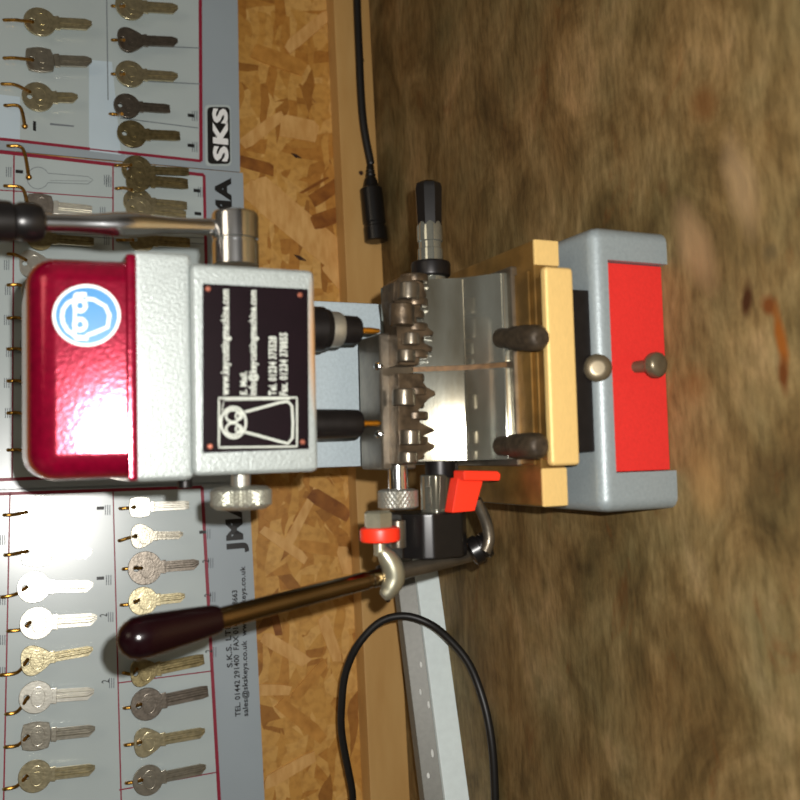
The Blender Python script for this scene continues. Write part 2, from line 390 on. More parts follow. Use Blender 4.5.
# upper (photo top) card
cA, lA = card('key_display_card', [(-40, -50), (-40, 146), (240, 172), (237, -50)],
 'grey card at the right end of the wall with white letters in a black box',
 [(200, -50, 201, 161, 3.5, 0), (201, 161, 118, 152, 3, 0), (90, 149, 20, 141, 3, 0), (118, 152, 90, 149, 1.5, 0), (120, 118, 198, 128, 1, 1), (20, 141, -30, 136, 3, 0),
  (108, 100, 106, -50, 1, 1), (120, 80, 200, 84, 1, 1), (120, 45, 200, 48, 1, 1)],
 [(-39, -49, 200, -49, 201, 160, -39, 134, 0), (-20, 92, 20, 97, 20, 143, -20, 138, 1), (89, 60, 112, 62, 121, 155, 89, 151, 1)])
b = MB()
def rrect(px0, px1, py0, py1, r=4):
    pts = []
    for cx, cy, a0 in ((px1-r, py0+r, -90), (px1-r, py1-r, 0), (px0+r, py1-r, 90), (px0+r, py0+r, 180)):
        for k in range(5):
            a = math.radians(a0+k*22.5); pts.append((cx+math.cos(a)*r, cy+math.sin(a)*r))
    return pts
b.prism([P(x-1+(y-136)*.012, y, .0002) for x, y in rrect(206, 232, 105, 166)], PN, .0001, mi=1)
b.prism([P(x+(y-136)*.012, y, .0003) for x, y in rrect(207.5, 230, 107, 164)], PN, .0001)
lA(b.build('logo_box', [M['ink'], M['poster']], cA))
lA(text('logo_lettering', 'SKS', P(227.5, 162, .0004), P(226.5, 109, .0004), .0125, PUP, PN, M['white'], cA, .05))
b = MB()   # small printed squares and bars
b.prism([P(x, y, .0002) for x, y in ((33, 121), (36, 121.5), (36, 131), (33, 130.5))], PN, .0001)
b.prism([P(x, y, .0002) for x, y in ((50, 123), (74, 125.5), (74, 127), (50, 125))], PN, .0001, mi=1)
lA(b.build('printed_marks', [M['ink'], M['greyink']], cA))
# middle card
cB, lB = card('key_display_card', [(-40, 148), (-40, 492), (251, 483), (243, 173)],
 'key card behind the machine head with most of its keys hidden',
 [(-30, 148.5, 204, 175, 3.5, 0), (204, 175, 211, 470, 3, 0), (14, 155, 12, 480, 1.3, 0), (113, 166, 113, 250, 1.3, 0), (-30, 481, 211, 471, 3, 0), (-30, 188, 113, 198, 1, 0), (15, 232, 204, 244, .7, 1), (12, 232, 204, 238, .6, 1)],
 [(-39, 149, 204, 175, 211, 470, -39, 481, 0)])
lB(text('logo_lettering', 'JMA', P(231.5, 235, .0003), P(230, 178, .0003), .0135, PUP, PN, M['ink'], cB, .05))
# lower (photo bottom) card
cC, lC = card('key_display_card', [(-40, 490), (-40, 880), (267, 850), (249, 481)],
 'pale key card left of the machine with the large black letters and address lines',
 [(-30, 495, 202, 487, 3, 0), (202, 487, 222, 850, 3.2, 0), (10, 493, 2, 880, 1.3, 0), (113, 490, 123, 870, 1.2, 0), (118, 683, 212, 671, 1.1, 0), (119, 790, 218, 772, 1.1, 0)],
 [(-39, 495, 202, 487, 222, 850, -39, 879, 0)])
lC(text('logo_lettering', 'JMA', P(243, 552.5, .0003), P(240, 495, .0003), .0135, PUP, PN, M['ink'], cC, .05))
tb = [('S.K.S. LTD', 232.5, 667, 230, 622, .0045), ('TEL. 01442 291400  FAX 01442 238663', 240.5, 716, 237, 590, .0043), ('sales@skskeys.co.uk  www.skskeys.co.uk', 248, 716, 245, 566, .0043)]
for s, a, y0, c, y1, h in tb:
    lC(text('address_lettering', s, P(a, y0, .0003), P(c, y1, .0003), h, PUP, PN, M['ink'], cC, .02))
def tick(card_, lc, px, py, s='1'):
    o = text('row_number', s, P(px+6, py+1.6, .0003), P(px+6, py-1.6, .0003), .0055, PUP, PN, M['ink'], card_, .01); lc(o)
def bars(card_, lc, lst):
    b = MB()
    for px, py in lst:
        for k in (0, 2.2, 4.4):
            b.prism([P(px+k, py-5, .0002), P(px+k+.9, py-5, .0002), P(px+k+.9, py+5, .0002), P(px+k, py+5, .0002)], PN, .0001)
    o = b.build('fine_print', [M['greyink']], card_); lc(o); o['kind'] = 'stuff'
for px, py, s in ((98, 508, '1'), (98, 578, '1'), (101, 615, '2'), (103, 681, '2'), (200, 532, '1'), (203, 561, '2'), (205, 595, '2'), (206, 651, '2')): tick(cC, lC, px, py, s)
bars(cC, lC, [(105, 510), (106, 580), (108, 617), (109, 683), (205, 534), (208, 563), (210, 597), (211, 652), (0, 600), (0, 640), (0, 672), (0, 540)])
for px, py, s in ((188, 116, '1'), (188, 146, '1')): tick(cA, lA, px, py, s)
bars(cA, lA, [(192, 116), (192, 147)])
for px, py, s in ((194, 191, '1'), (195, 214, '1'), (17, 172, '1')): tick(cB, lB, px, py, s)
bars(cB, lB, [(198, 192), (104, 180), (106, 182), (100, 212), (6, 172), (4, 265), (5, 290), (4, 320), (6, 352), (4, 383), (5, 413), (104, 240), (20, 345), (20, 380)])
# printed key outline on the middle card
b = MB()
pts = []
for k in range(15):
    a = math.radians(25+k*22.1); pts.append(P(38+11*math.cos(a), 178+11*math.sin(a), .0002))
pts += [P(88, 176.5, .0002), P(93, 180, .0002), P(88, 184, .0002)]
b.tube(pts, .0003, 6, True, PN, .2)
b.tube([P(50, 180.5, .0002), P(90, 181, .0002)], .0002, 6, False, PN, .2)
lB(b.build('printed_key_outline', [M['greyink']], cB))

# ------------------------------------------------------------ keys
def make_key(bc, r, tip, wpx, m, label, shape='round', off=.009, group=None, face=1, hole=None, m2=None, cut='point', twist=0):
    c3, t3 = P(bc[0], bc[1], off), P(tip[0], tip[1], off)
    sc = (P(bc[0], bc[1]+10, off)-P(bc[0], bc[1], off)).length/10
    R0 = r*sc; dn = (t3-c3); Lb = dn.length; dn.normalize(); side = PN.cross(dn).normalized()
    root = empty('key_blank', c3); tag(root, label, 'key', group)
    if twist:
        q = Matrix.Rotation(math.radians(twist), 3, dn); side = q @ side
    nrm = dn.cross(side).normalized()
    if nrm.dot(PN) < 0: nrm = -nrm
    def w(a, b_, n=0): return side*a+dn*b_+nrm*n
    # bow outline in (side, down)
    n = 40; out = []
    for k in range(n):
        a = 2*math.pi*k/n
        if shape == 'round': q = 1
        elif shape == 'square': q = 1/max(abs(math.cos(a)), abs(math.sin(a)))**.55*.88
        elif shape == 'clover': q = .93+.09*math.cos(3*a-math.pi/2*3)
        else: q = 1-.06*abs(math.cos(a*4))
        out.append((math.cos(a)*R0*q, math.sin(a)*R0*q))
    cu = bpy.data.curves.new('c', 'CURVE'); cu.dimensions = '2D'; cu.fill_mode = 'BOTH'; cu.extrude = .0009; cu.bevel_depth = .00025; cu.bevel_resolution = 1
    hp = hole if hole else (0, -.52)
    hpx = [(hp[0]*R0+math.cos(2*math.pi*k/16)*R0*.2, hp[1]*R0+math.sin(2*math.pi*k/16)*R0*.2) for k in range(16)]
    for loop in (out, hpx):
        s = cu.splines.new('POLY'); s.points.add(len(loop)-1); s.use_cyclic_u = True
        for i, (x, y) in enumerate(loop): s.points[i].co = (x, y, 0, 1)
    me = curve_mesh(cu)
    for v in me.vertices: v.co = w(v.co.x, v.co.y, v.co.z)
    me.materials.append(m)
    o = bpy.data.objects.new('bow', me); COL.objects.link(o); o.parent = root
    # raised maker's panel on the bow
    b = MB()
    ring = [w(math.cos(2*math.pi*k/24)*R0*.62+0, R0*.12+math.sin(2*math.pi*k/24)*R0*.42, .0012) for k in range(24)]
    b.tube(ring, .0004, 6, True, nrm, .5)
    b.prism([w(-R0*.25, -R0*.02, .0011), w(R0*.25, -R0*.02, .0011), w(R0*.25, R0*.26, .0011), w(-R0*.25, R0*.26, .0011)], nrm, .0003)
    b.build('bow_emboss', m, root)
    # blade: collar, grooved shank, pointed tip
    W0 = wpx*sc/2; b = MB(); st = R0*.9; sh = st+R0*.35
    b.prism([w(-W0*1.15, st, -.0011), w(W0*1.15, st, -.0011), w(W0*1.25, sh, -.0011), w(-W0*1.25, sh, -.0011)], nrm, .0022, .0003)
    prof = [(-1, -.0009), (-1, .0009), (-.45, .0009), (-.3, .0002), (-.05, .0002), (.08, .0010), (.4, .0010), (.5, .0004), (.72, .0004), (.8, .0009), (1, .0009), (1, -.0009), (.3, -.0009), (.2, -.0003), (-.2, -.0003), (-.3, -.0009)]
    ends = []
    for j, (t, sq) in enumerate(((sh, 1), (Lb-W0*1.0, 1), (Lb, .35 if cut == 'point' else .85))):
        ends.append([b.bm.verts.new(w((x*W0*sq)+(W0*.3*face if j == 2 and cut == 'point' else 0), t, z*(1 if j < 2 else .7))) for x, z in prof])
    for A, B in zip(ends, ends[1:]):
        for k in range(len(prof)): b.bm.faces.new((A[k], A[(k+1) % len(prof)], B[(k+1) % len(prof)], B[k]))
    b.bm.faces.new(ends[0]); b.bm.faces.new(ends[-1])
    b.build('blade', m2 or m, root, 20)
    return root
def hook(a, b_, c, label, ball=False, off=.013, c2=None, group=None):
    p0, p1, p2 = P(a[0], a[1], .0004), P(b_[0], b_[1], .005), P(c[0], c[1], off)
    p0b = P(a[0]+1.5, a[1], .004)
    pts = smooth_path([p0, p0b, p1, p2] + ([P(c2[0], c2[1], off+.002)] if c2 else []), 6)
    m = MB().tube(pts, .00135, 10)
    if ball:
        e = pts[-1]; m.lathe(e-V((0, .0022, 0)), (0, 1, 0), [(0, .0004), (.0005, .0015), (.0022, .0023), (.0039, .0015), (.0044, .0004)], 14)
    o = m.build('wire_hook', M['brass']); recenter(o, p0); tag(o, label, 'hook', group or 'brass wire hooks on the key cards'); return o

SCX = 'brass wire hooks on the key cards'
K = 'key blanks hanging on the cards'
rowsC1 = [  # bow centre, r, tip, blade w, material, hook start, hook bend, hole, words, shape
 ((40, 513), 17, (90, 516), 12, 'silverk', (4, 515), (14, 514.5), (27, 512), 'bright round key with glare, uppermost left-hand one on the pale card', 'round'),
 ((37, 552), 16, (92, 553), 12, 'silverk', (5, 555), (14, 554), (28, 551), 'overexposed key beside the bare wire hook tip in the glare', 'square'),
 ((34, 587), 15.5, (93, 586), 12, 'silverk', (2, 597), (16, 594), (27, 587), 'washed-out round key below the two glaring ones, hook bent sideways', 'round'),
 ((37, 623), 16, (97, 619), 13, 'silverk', (8, 631), (23, 629), (30, 622), 'silver round-bowed key with a white blade and dark shoulder notch', 'round'),
 ((35, 660), 15.5, (93, 650), 10, 'brassk', (1, 675), (18, 672), (28, 659), 'yellowish oval-bowed key with narrow tilted blade and kinked hook', 'clover'),
 ((36, 697), 16, (94, 693), 13, 'silverk', (6, 714), (18, 711), (28, 697), 'silver key with two-step blade below the yellowish tilted one', 'round'),
 ((36, 736), 16, (95, 730), 12, 'nickel', (5, 747), (18, 745), (28, 736), 'nickel key second from the bottom of the left-hand column', 'square'),
 ((35, 776), 16, (95, 769), 12, 'brassk', (4, 789), (17, 786), (27, 776), 'brass key at the bottom of the left-hand column', 'round')]
for bc, r, tip, w, m, a, b_, c, lab, shp in rowsC1:
    hole = ((-(c[1]-bc[1])/r)*-1*-1, (c[0]-bc[0])/r)
    make_key(bc, r, tip, w, M[m], lab, shp, group=K, hole=(max(-.6, min(.6, (c[1]-bc[1])/r)), -.55))
    hook(a, b_, c, 'brass wire hook holding the ' + lab.split(',')[0].split(' with')[0][:70], group=SCX)
rowsC2 = [
 ((140, 507), 11.5, (189, 505), 9, 'silverk', (120, 508.5), (128, 508), (135, 507), 'small pale key just under the red hood shadow with straight blade', 'square', 'flat'),
 ((142, 536), 12.5, (183, 535), 8, 'nickel', (119, 540.5), (128, 538), (136, 536), 'small nickel key with short slim blade', 'clover', 'point'),
 ((145, 568), 16.5, (199, 564), 11, 'nickeld', (123, 569), (132, 568), (142, 568), 'largest dark nickel key with round bow and pointed grooved blade', 'round', 'point'),
 ((143, 601), 14, (185, 597), 10, 'brassk', (121, 605), (130, 604), (139, 600), 'brass key with short blade right above the black lever grip', 'round', 'point'),
 ((143, 632), 13, (190, 624), 10, 'brassd', (122, 634), (130, 633), (138, 631), 'key almost hidden behind the black lever grip', 'round', 'point'),
 ((143, 672), 14.5, (204, 659), 12, 'brassd', (123, 673), (132, 674), (137, 669), 'aged brass key with ribbed wide blade under the lever grip', 'clover', 'flat'),
 ((147, 704), 16, (208, 691), 13, 'nickeld', (124, 708), (132, 707), (141, 704), 'dark round-bowed nickel key beneath the thin red divider line', 'round', 'flat'),
 ((147, 742), 15, (205, 732), 11, 'brassk', (125, 745), (133, 744), (141, 742), 'brass key second from the bottom of the inner column', 'clover', 'point'),
 ((148, 780), 15, (206, 768), 11, 'nickel', (126, 783), (134, 782), (142, 780), 'nickel key at the bottom of the inner column', 'round', 'point')]
for bc, r, tip, w, m, a, b_, c, lab, shp, cut in rowsC2:
    make_key(bc, r, tip, w, M[m], lab, shp, group=K, cut=cut)
    hook(a, b_, c, 'short brass hook holding the ' + lab.split(' with')[0][:70], group=SCX)
rowsA = [
 ((127, 106), 12, (170, 109), 9, 'nickeld', (110, 114), (118, 114.5), (122, 114), 'dull grey key on the upper hook of the boxed-letter card', 'round', 'flat', .008),
 ((132, 134), 13.5, (180, 136), 10, 'brassd', None, None, None, 'aged round brass key with a dark upper blade edge beside a red line', 'round', 'flat', .010),
 ((137, 170), 14, (189, 172), 8, 'brassd', (115, 165.5), (122, 165), (131, 165), 'dark brass key, the upper of the two hanging close together', 'round', 'flat', .006),
 ((138, 180), 13, (188, 184), 11, 'brassd', None, None, None, 'olive brass key with fine ribbed blade and bright glint on its bow', 'clover', 'flat', .012),
 ((138, 202), 13.5, (187, 206), 9, 'brassk', (116, 188.5), (124, 188), (132, 190), 'pale yellow brass key with flat-ended blade right above the chrome lever', 'round', 'flat', .006),
 ((139, 209), 12, (186, 215), 8, 'brassk', None, None, None, 'brass key peeping out beside the chrome lever, hung behind another', 'round', 'flat', .011),
 ((142, 240), 12, (190, 243), 10, 'brassd', (117, 240), (126, 240), (133, 240), 'shaded brass key between the chrome lever and the grey head', 'round', 'flat', .008),
 ((40, 206), 13.5, (92, 211), 11, 'silverk', (5, 186), (22, 188), (27, 202), 'key with dark bow and blade whitened by flash above the chrome lever', 'square', 'flat', .009),
 ((40, 238), 12, (94, 242), 9, 'brassd', (6, 238), (16, 238), (31, 238), 'dim brass key lying in the shade under the black lever sleeve', 'round', 'flat', .008),
 ((33, 264), 14, (88, 266), 10, 'silverk', (8, 254), (16, 255), (26, 260), 'shiny silver bow peeping over the corner of the red hood', 'clover', 'flat', .009),
 ((38, 97), 14, (78, 98), 10, 'brassk', (2, 84), (16, 85), (30, 92), 'brass key beside the lone pin near the photo top', 'round', 'point', .009),
 ((130, 74), 13, (178, 77), 10, 'brassk', (112, 74), (118, 74), (124, 74), 'brass key with pointed blade above the dull grey one', 'round', 'point', .009),
 ((40, 60), 14, (92, 62), 11, 'nickel', (4, 58), (16, 58), (33, 60), 'nickel key in the outer column near the card end', 'square', 'point', .009),
 ((130, 40), 13, (178, 42), 10, 'nickeld', (112, 40), (118, 40), (124, 40), 'dark nickel key in the inner column near the card end', 'clover', 'point', .009),
 ((40, 22), 14, (92, 25), 11, 'brassk', (4, 20), (16, 20), (33, 22), 'rightmost brass key of the outer column', 'round', 'point', .009),
 ((130, 6), 13, (178, 9), 10, 'brassk', (112, 6), (118, 6), (124, 6), 'rightmost brass key of the inner column', 'round', 'point', .009)]
for bc, r, tip, w, m, a, b_, c, lab, shp, cut, off in rowsA:
    mm = M['nickeld'] if 'dark bow' in lab else M[m]  # flash on this key's blade put into a brighter metal than its bow
    make_key(bc, r, tip, w, mm, lab, shp, group=K, cut=cut, off=off, m2=M[m], twist=random.uniform(-6, 6))
    if a: hook(a, b_, c, 'brass hook holding the ' + lab.split(' with')[0].split(',')[0][:70], off=.016, group=SCX)
hook((5, 105.5), (20, 107), (25, 126), 'empty brass hook with glinting ball tip beside the small black square', True, .016, group=SCX)
hook((8, 146), (23, 149), (29, 177), 'empty brass hook with a ball tip hanging over the printed key outline', True, .016, group=SCX)
for i, (py, m) in enumerate(((285, 'nickel'), (318, 'brassd'), (349, 'nickeld'), (381, 'brassk'), (413, 'nickel'), (450, 'brassd'))):
    w_ = ['first', 'second', 'third', 'fourth', 'fifth', 'last'][i]
    make_key((38, py+6), 15, (92, py+6), 11, M[m], f'{w_} of six shaded keys behind the red hood, counted from the photo top', ['round', 'clover'][i % 2], group=K)
    hook((8, py), (20, py), (30, py+5), f'{w_} of the six brass hooks beside the red hood, counted from the photo top', group=SCX)

# ------------------------------------------------------------ machine
mc = empty('key_cutting_machine', MO); mc.rotation_euler = (0, 0, math.radians(-3.5))
tag(mc, 'grey upright key cutting machine with ruby red hood and gold slide on the bench', 'key cutting machine')
def bnd(px0, px1, py0, py1, y, ref=None):
    pm, qm = (px0+px1)/2, (py0+py1)/2
    return L(pm, py1, y).x, L(pm, py0, y).x, L(px1, qm, y).z, L(px0, qm, y).z
def part(name, m, parent=None): return (lambda b: b.build(name, m, parent or mc))

# base: inverted U with red front panel
x0, x1, _, ztp = bnd(598, 668, 228.5, 511.5, 0)
bz = ztp
n0, n1, _, nz_ = bnd(612, 663, 262, 472, 0)
b = MB()
BD = .20
pts = [V((x0, 0, 0)), V((n0, 0, 0)), V((n0, 0, nz_)), V((n1, 0, nz_)), V((n1, 0, 0)), V((x1, 0, 0)), V((x1, 0, bz)), V((x0, 0, bz))]
b.prism(pts, (0, 1, 0), BD)
bm = b.bm
def sel(fn): return [e for e in bm.edges if fn(e.verts[0].co) and fn(e.verts[1].co)]
top = [e for e in bm.edges if all(abs(v.co.z-bz) < 1e-5 for v in e.verts) and abs(e.verts[0].co.x-e.verts[1].co.x) > .02 or
       (all(abs(v.co.z-bz) < 1e-5 for v in e.verts))]
vert = [e for e in bm.edges if abs(e.verts[0].co.z-e.verts[1].co.z) > .02 and all(min(abs(v.co.x-x0), abs(v.co.x-x1)) < 1e-5 for v in e.verts)]
bmesh.ops.bevel(bm, geom=list(set(top+vert)), offset=.0065, segments=4, profile=.5, affect='EDGES')
b.build('base', M['paint2'], mc)
b = MB(); pz = L(613, 367, .006).z
b.box(n0+.0004, n1-.0004, .0045, .008, .0003, nz_-.0006, .0004); b.build('front_panel', M['red'], mc)['label'] = 'red front panel'
def thumb(p, d, stem, hr, hl, nm):
    b = MB(); d = V(d).normalized(); p = V(p)
    b.cyl(p, p+d*(stem+.001), .0032, seg=20)
    b.lathe(p+d*stem, d, [(0, hr*.6), (.0008, hr*.9), (.002, hr, 1), (hl*.35, hr, 1), (hl*.65, hr, 1), (hl-.0015, hr*.93), (hl-.0004, hr*.75), (hl, hr*.4)], 36, knurl=.03)
    b.build(nm, M['dull'], mc)
p = L(636, 367, .0045); thumb(p+V((0, .001, 0)), (0, -1, -.2), .0100, .0066, .0075, 'thumb_screw')
b_ = L(597, 369, .008); thumb(V((b_.x, .009, b_.z)), (0, -.8, .45), .003, .0074, .007, 'thumb_screw')
# black slide housing between base and saddle
hx0, hx1, _, _ = bnd(582, 597, 292, 452, .01)
gz0 = bnd(540, 565, 268, 465, .014)[2]
b = MB(); b.box(hx0, hx1, .0055, .12, bz-.001, gz0+.001, .001); b.build('slide_housing', M['blackm'], mc)
# gold saddle
g = bnd(537.5, 562, 241, 506.5, .014)
gtop = g[3]
b = MB(); b.box(g[0], g[1], .014, .105, g[2], g[3], .0016); b.build('saddle', M['goldshade'], mc)
fb = bnd(549, 577, 267, 465.5, -.001)
b = MB(); b.box(fb[0], fb[1], -.001, .0045, fb[2], fb[3], .0022, 3); b.build('front_bar', M['gold'], mc)['label'] = 'bright gold front bar'
b = MB(); b.box(fb[0]+.003, fb[1]-.003, .004, .015, fb[2]+.002, fb[3]-.004, .0008); b.build('added_bar_bracket', M['goldshade'], mc)  # added behind the bar; its top shade is in the dark gold
for xa, xb in ((g[0], L(550, 468, .0135).x), (L(550, 266, .0135).x, g[1])):
    MB().box(xa, xb, .0126, .0146, g[2], g[3], .0008).build('saddle_lit_end', M['gold'], mc)  # added plates; the saddle's flash-lit front put into a lighter gold
# raised gold bed pieces inside the saddle
b = MB()
i0, i1, _, _ = bnd(515, 545, 272, 465, .02)
b.box(i0, i1, .0175, .05, gtop, gtop+.0016, .0006); b.build('slide_bed', M['goldshade'], mc)
# vise bed (dark steel strip) and jaws
v0, v1, _, _ = bnd(505, 517, 268, 466, .035)
b = MB(); zb = L(517, 368, .030).z
b.box(v0, v1, .030, .100, gtop-.0005, max(gtop+.004, zb), .0012); b.build('vise_bed', M['steeld'], mc)
zs0 = L(400, 368, .070).z; zs1 = L(465, 368, .054).z; zs2 = L(505, 368, .034).z
def jaw(xa, xb, nm):
    b = MB(); b.prism([V((xa, .094, gtop)), V((xa, .094, zs0)), V((xa, .070, zs0)), V((xa, .054, zs1)), V((xa, .034, zs2)), V((xa, .034, gtop))], (1, 0, 0), xb-xa, .0008)
    o = b.build(nm, M['steel'], mc); return o
ja = jaw(L(440, 366, .06).x, L(440, 279, .06).x, 'vise_jaw')
jb = jaw(L(440, 461, .06).x, L(440, 371, .06).x, 'vise_jaw')
b = MB(); xa, xb = L(440, 372, .06).x, L(440, 365, .06).x
b.prism([V((xa, .090, gtop)), V((xa, .090, zs0-.002)), V((xa, .073, zs0-.002)), V((xa, .057, zs1-.002)), V((xa, .037, zs2-.002)), V((xa, .037, gtop))], (1, 0, 0), xb-xa)
b.build('rusty_spacer', M['rust'], mc)
# serrated teeth
def teeth(pix, y, th, parent, nm='serrated_teeth'):
    b = MB(); b.prism([L(px, py, y) for px, py in pix], (0, 1, 0), th, .0006); return b.build(nm, M['teeth'], parent)
def grp(pix, y=.056): return pix
teeth([(393, 300), (394, 282), (402, 276), (412, 275), (424, 284), (427, 296), (420, 303), (421, 309), (415, 316), (416, 323), (425, 325), (434, 332), (433, 336), (424, 335), (418, 338), (422, 343), (433, 347), (432, 352), (424, 351), (417, 354), (420, 360), (419, 365), (398, 365), (398, 330)], .052, .016, ja)
teeth([(398, 373), (419, 374), (423, 380), (426, 388), (435, 391), (436, 395), (428, 398), (424, 405), (418, 409), (417, 418), (420, 424), (433, 428), (436, 431), (424, 434), (420, 438), (426, 441), (436, 445), (434, 449), (424, 452), (419, 458), (417, 464), (399, 464)], .052, .016, jb)
# small rods between the teeth
for pa, py0, py1, r, par in ((408, 283, 300, .006, ja), (411, 333, 345, .0045, ja), (404, 389, 406, .006, jb), (410, 430, 445, .0055, jb), (406, 350, 362, .005, ja), (408, 452, 463, .005, jb), (402, 304, 326, .0065, ja)):
    p, q = L(pa, py0, .050), L(pa, py1, .050)
    MB().cyl(p, q, r, seg=20).build('clamp_roller', M['steeld'] if pa != 402 else M['teeth'], par)
# knurled ridged rings stepping along the jaws
b = MB()
for k, py in enumerate((279, 290, 303, 315, 328, 341, 355, 378, 392, 404, 416, 428, 441, 455)):
    rr = (.0075, .0055)[k % 2]; p = L(414, py, .058); b.cyl(p-V((.0022, 0, 0)), p+V((.0022, 0, 0)), rr, seg=24)
b.build('toothed_shaft', M['teeth'], mc)
# top clamp bar
tb0 = bnd(381, 398, 333, 470, .064)
b = MB(); b.box(tb0[0], tb0[1], .064, L(360, 400, 0).y+.094, tb0[2]-.010, tb0[3], .0018, 3); b.build('clamp_plate', M['steeld'], mc)
for px, py in ((380, 366), (381, 434)):
    p = L(px, py, .064); MB().lathe(p+V((0, .002, -.001)), (0, -.5, .8), [(0, .0022), (.003, .0022), (.0036, .0014)], 14).build('pin', M['chrome'], mc)
# black oily clamp screws on the saddle
def LZ(px, py, z):
    c = MI @ CAM; d = MI.to_3x3() @ ray(px, py); return c + d*((z-c.z)/d.z)
for py in (338, 446):
    q, p = LZ(500, py, gtop+.0085), LZ(542, py, gtop+.0075); d = (p-q); ln = d.length
    MB().lathe(q, d, [(0, .0045), (.001, .0052), (ln*.3, .0052), (ln*.32, .0060, 1), (ln*.45, .0064, 1), (ln*.6, .0066, 1), (ln*.75, .0068, 1), (ln*.9, .0066), (ln*.97, .0052), (ln, .003)], 28, knurl=.06).build('clamp_screw', M['screwd'], mc)
# feed shaft, right end
ax = L(431, 280, .078)
def sx(py, px=431, y=.078): return L(px, py, y).x
b = MB(); b.lathe(V((sx(285), .078, ax.z)), (1, 0, 0), [(0, .0085), (sx(262)-sx(285), .0085)], 32)
b.lathe(V((sx(263), .078, ax.z)), (1, 0, 0), [(0, .0072), (sx(250)-sx(263), .0072), (sx(249)-sx(263), .0066), (sx(243)-sx(263), .0066), (sx(242)-sx(263), .0073), (sx(228)-sx(263), .0073), (sx(222)-sx(263), .0066)], 32)
b.build('feed_shaft', M['steel'], mc)
MB().cyl((sx(278), .078, ax.z), (sx(262), .078, ax.z), .0112, seg=36).build('shaft_collar', M['blackm'], mc)
MB().lathe((sx(229), .078, ax.z), (1, 0, 0), [(0, .0062), (.001, .0072), (.006, .0074), (sx(190)-sx(229), .0080), (sx(185)-sx(229), .0074), (sx(182.5)-sx(229), .0050)], 8).build('shaft_knob', M['black'], mc)
# column
c = bnd(317, 388, 302, 467, .118)
b = MB(); b.box(c[0], c[1], .118, .19, bz-.001, L(250, 380, .118).z, .002); b.build('column', M['paint3'], mc)
# head box
hb = bnd(192, 317, 265, 474, .027)
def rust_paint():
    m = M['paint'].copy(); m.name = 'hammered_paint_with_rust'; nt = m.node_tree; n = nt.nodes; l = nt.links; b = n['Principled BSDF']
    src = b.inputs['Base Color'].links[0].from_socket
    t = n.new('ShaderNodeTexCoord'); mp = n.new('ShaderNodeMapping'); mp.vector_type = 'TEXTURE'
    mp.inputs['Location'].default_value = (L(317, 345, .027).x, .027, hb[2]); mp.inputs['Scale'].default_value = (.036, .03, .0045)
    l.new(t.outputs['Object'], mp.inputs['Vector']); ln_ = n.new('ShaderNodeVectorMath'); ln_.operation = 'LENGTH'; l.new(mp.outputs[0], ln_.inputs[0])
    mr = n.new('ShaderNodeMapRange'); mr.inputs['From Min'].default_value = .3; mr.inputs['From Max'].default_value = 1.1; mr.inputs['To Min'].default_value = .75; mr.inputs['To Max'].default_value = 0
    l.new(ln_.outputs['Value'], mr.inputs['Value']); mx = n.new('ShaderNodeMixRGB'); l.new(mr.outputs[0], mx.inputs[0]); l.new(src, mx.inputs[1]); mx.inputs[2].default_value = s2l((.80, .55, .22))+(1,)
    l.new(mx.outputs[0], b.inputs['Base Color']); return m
h0 = (L(250, 474, .027).x, L(250, 266, .027).x)
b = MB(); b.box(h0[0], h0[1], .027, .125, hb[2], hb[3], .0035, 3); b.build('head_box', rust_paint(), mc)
bd = bnd(137, 192, 251, 481, .031)
b = MB(); b.box(bd[0], bd[1], .030, .122, bd[2]-.0005, bd[3]+.002, .004, 3)
b.box(h0[0]+.002, h0[1]-.002, .05, .150, hb[2]+.004, bd[2]+.004, .002); b.build('motor_housing', M['paint'], mc)
# red hood with lean
rc = bnd(28, 137, 254, 480, .031)
ln = math.tan(math.radians(6.2))
b = MB(); bm = b.bm
g_ = bmesh.ops.create_cube(bm, size=1)['verts']
for v in g_: v.co = V(((rc[0]+rc[1])/2+v.co.x*(rc[1]-rc[0]), .0735+v.co.y*.085, (rc[2]+rc[3])/2+v.co.z*(rc[3]-rc[2])))
es = [e for e in bm.edges if not all(abs(v.co.z-rc[2]) < 1e-6 for v in e.verts)]
bmesh.ops.bevel(bm, geom=es, offset=.0115, segments=7, profile=.5, affect='EDGES')
zr = L(120, 370, .031).z
for v in bm.verts: v.co.y += (v.co.z-rc[2])*ln*(1 if v.co.y < .075 else -.3)
hood = b.build('hood', M['redplastic'], mc, 50); hood['label'] = 'glossy ruby red plastic hood'
b = MB(); b.box(rc[0]-.0012, rc[1]+.0012, .0285, .119, rc[2], L(127, 370, .0285).z, .0018, 3)
b.build('hood_rim', M['redplastic'], hood)
# protective eyewear sticker on the hood
def HP(px, py, off=0):      # hood front plane
    n = V((0, -math.cos(math.radians(6.2)), math.sin(math.radians(6.2)))); p0 = V((0, .031, rc[2]))+n*off
    cc = MI @ CAM; d = MI.to_3x3() @ ray(px, py); return cc + d*((p0-cc).dot(n)/d.dot(n))
HN = V((0, -math.cos(math.radians(6.2)), math.sin(math.radians(6.2))))
def disc(rx, ry, off, k=40): return [HP(86.5+rx*math.cos(2*math.pi*i/k), 315.5+ry*math.sin(2*math.pi*i/k), off) for i in range(k)]
b = MB(); b.prism(disc(34, 31, .0001), HN, .0002); b.prism(disc(31.3, 28.3, .0003), HN, .0001, mi=1)
def zs(pts): return [HP(x/4, 250+y/4, .00042) for x, y in pts]
W_ = .00075
b.tube(zs([(295, 200), (270, 212), (252, 238), (248, 265), (252, 292), (270, 322), (300, 342)]), W_, 8, False, HN, .12)
b.tube(zs([(345, 195), (375, 198), (422, 225), (438, 262), (430, 308), (385, 328), (345, 342)]), W_, 8, False, HN, .12)
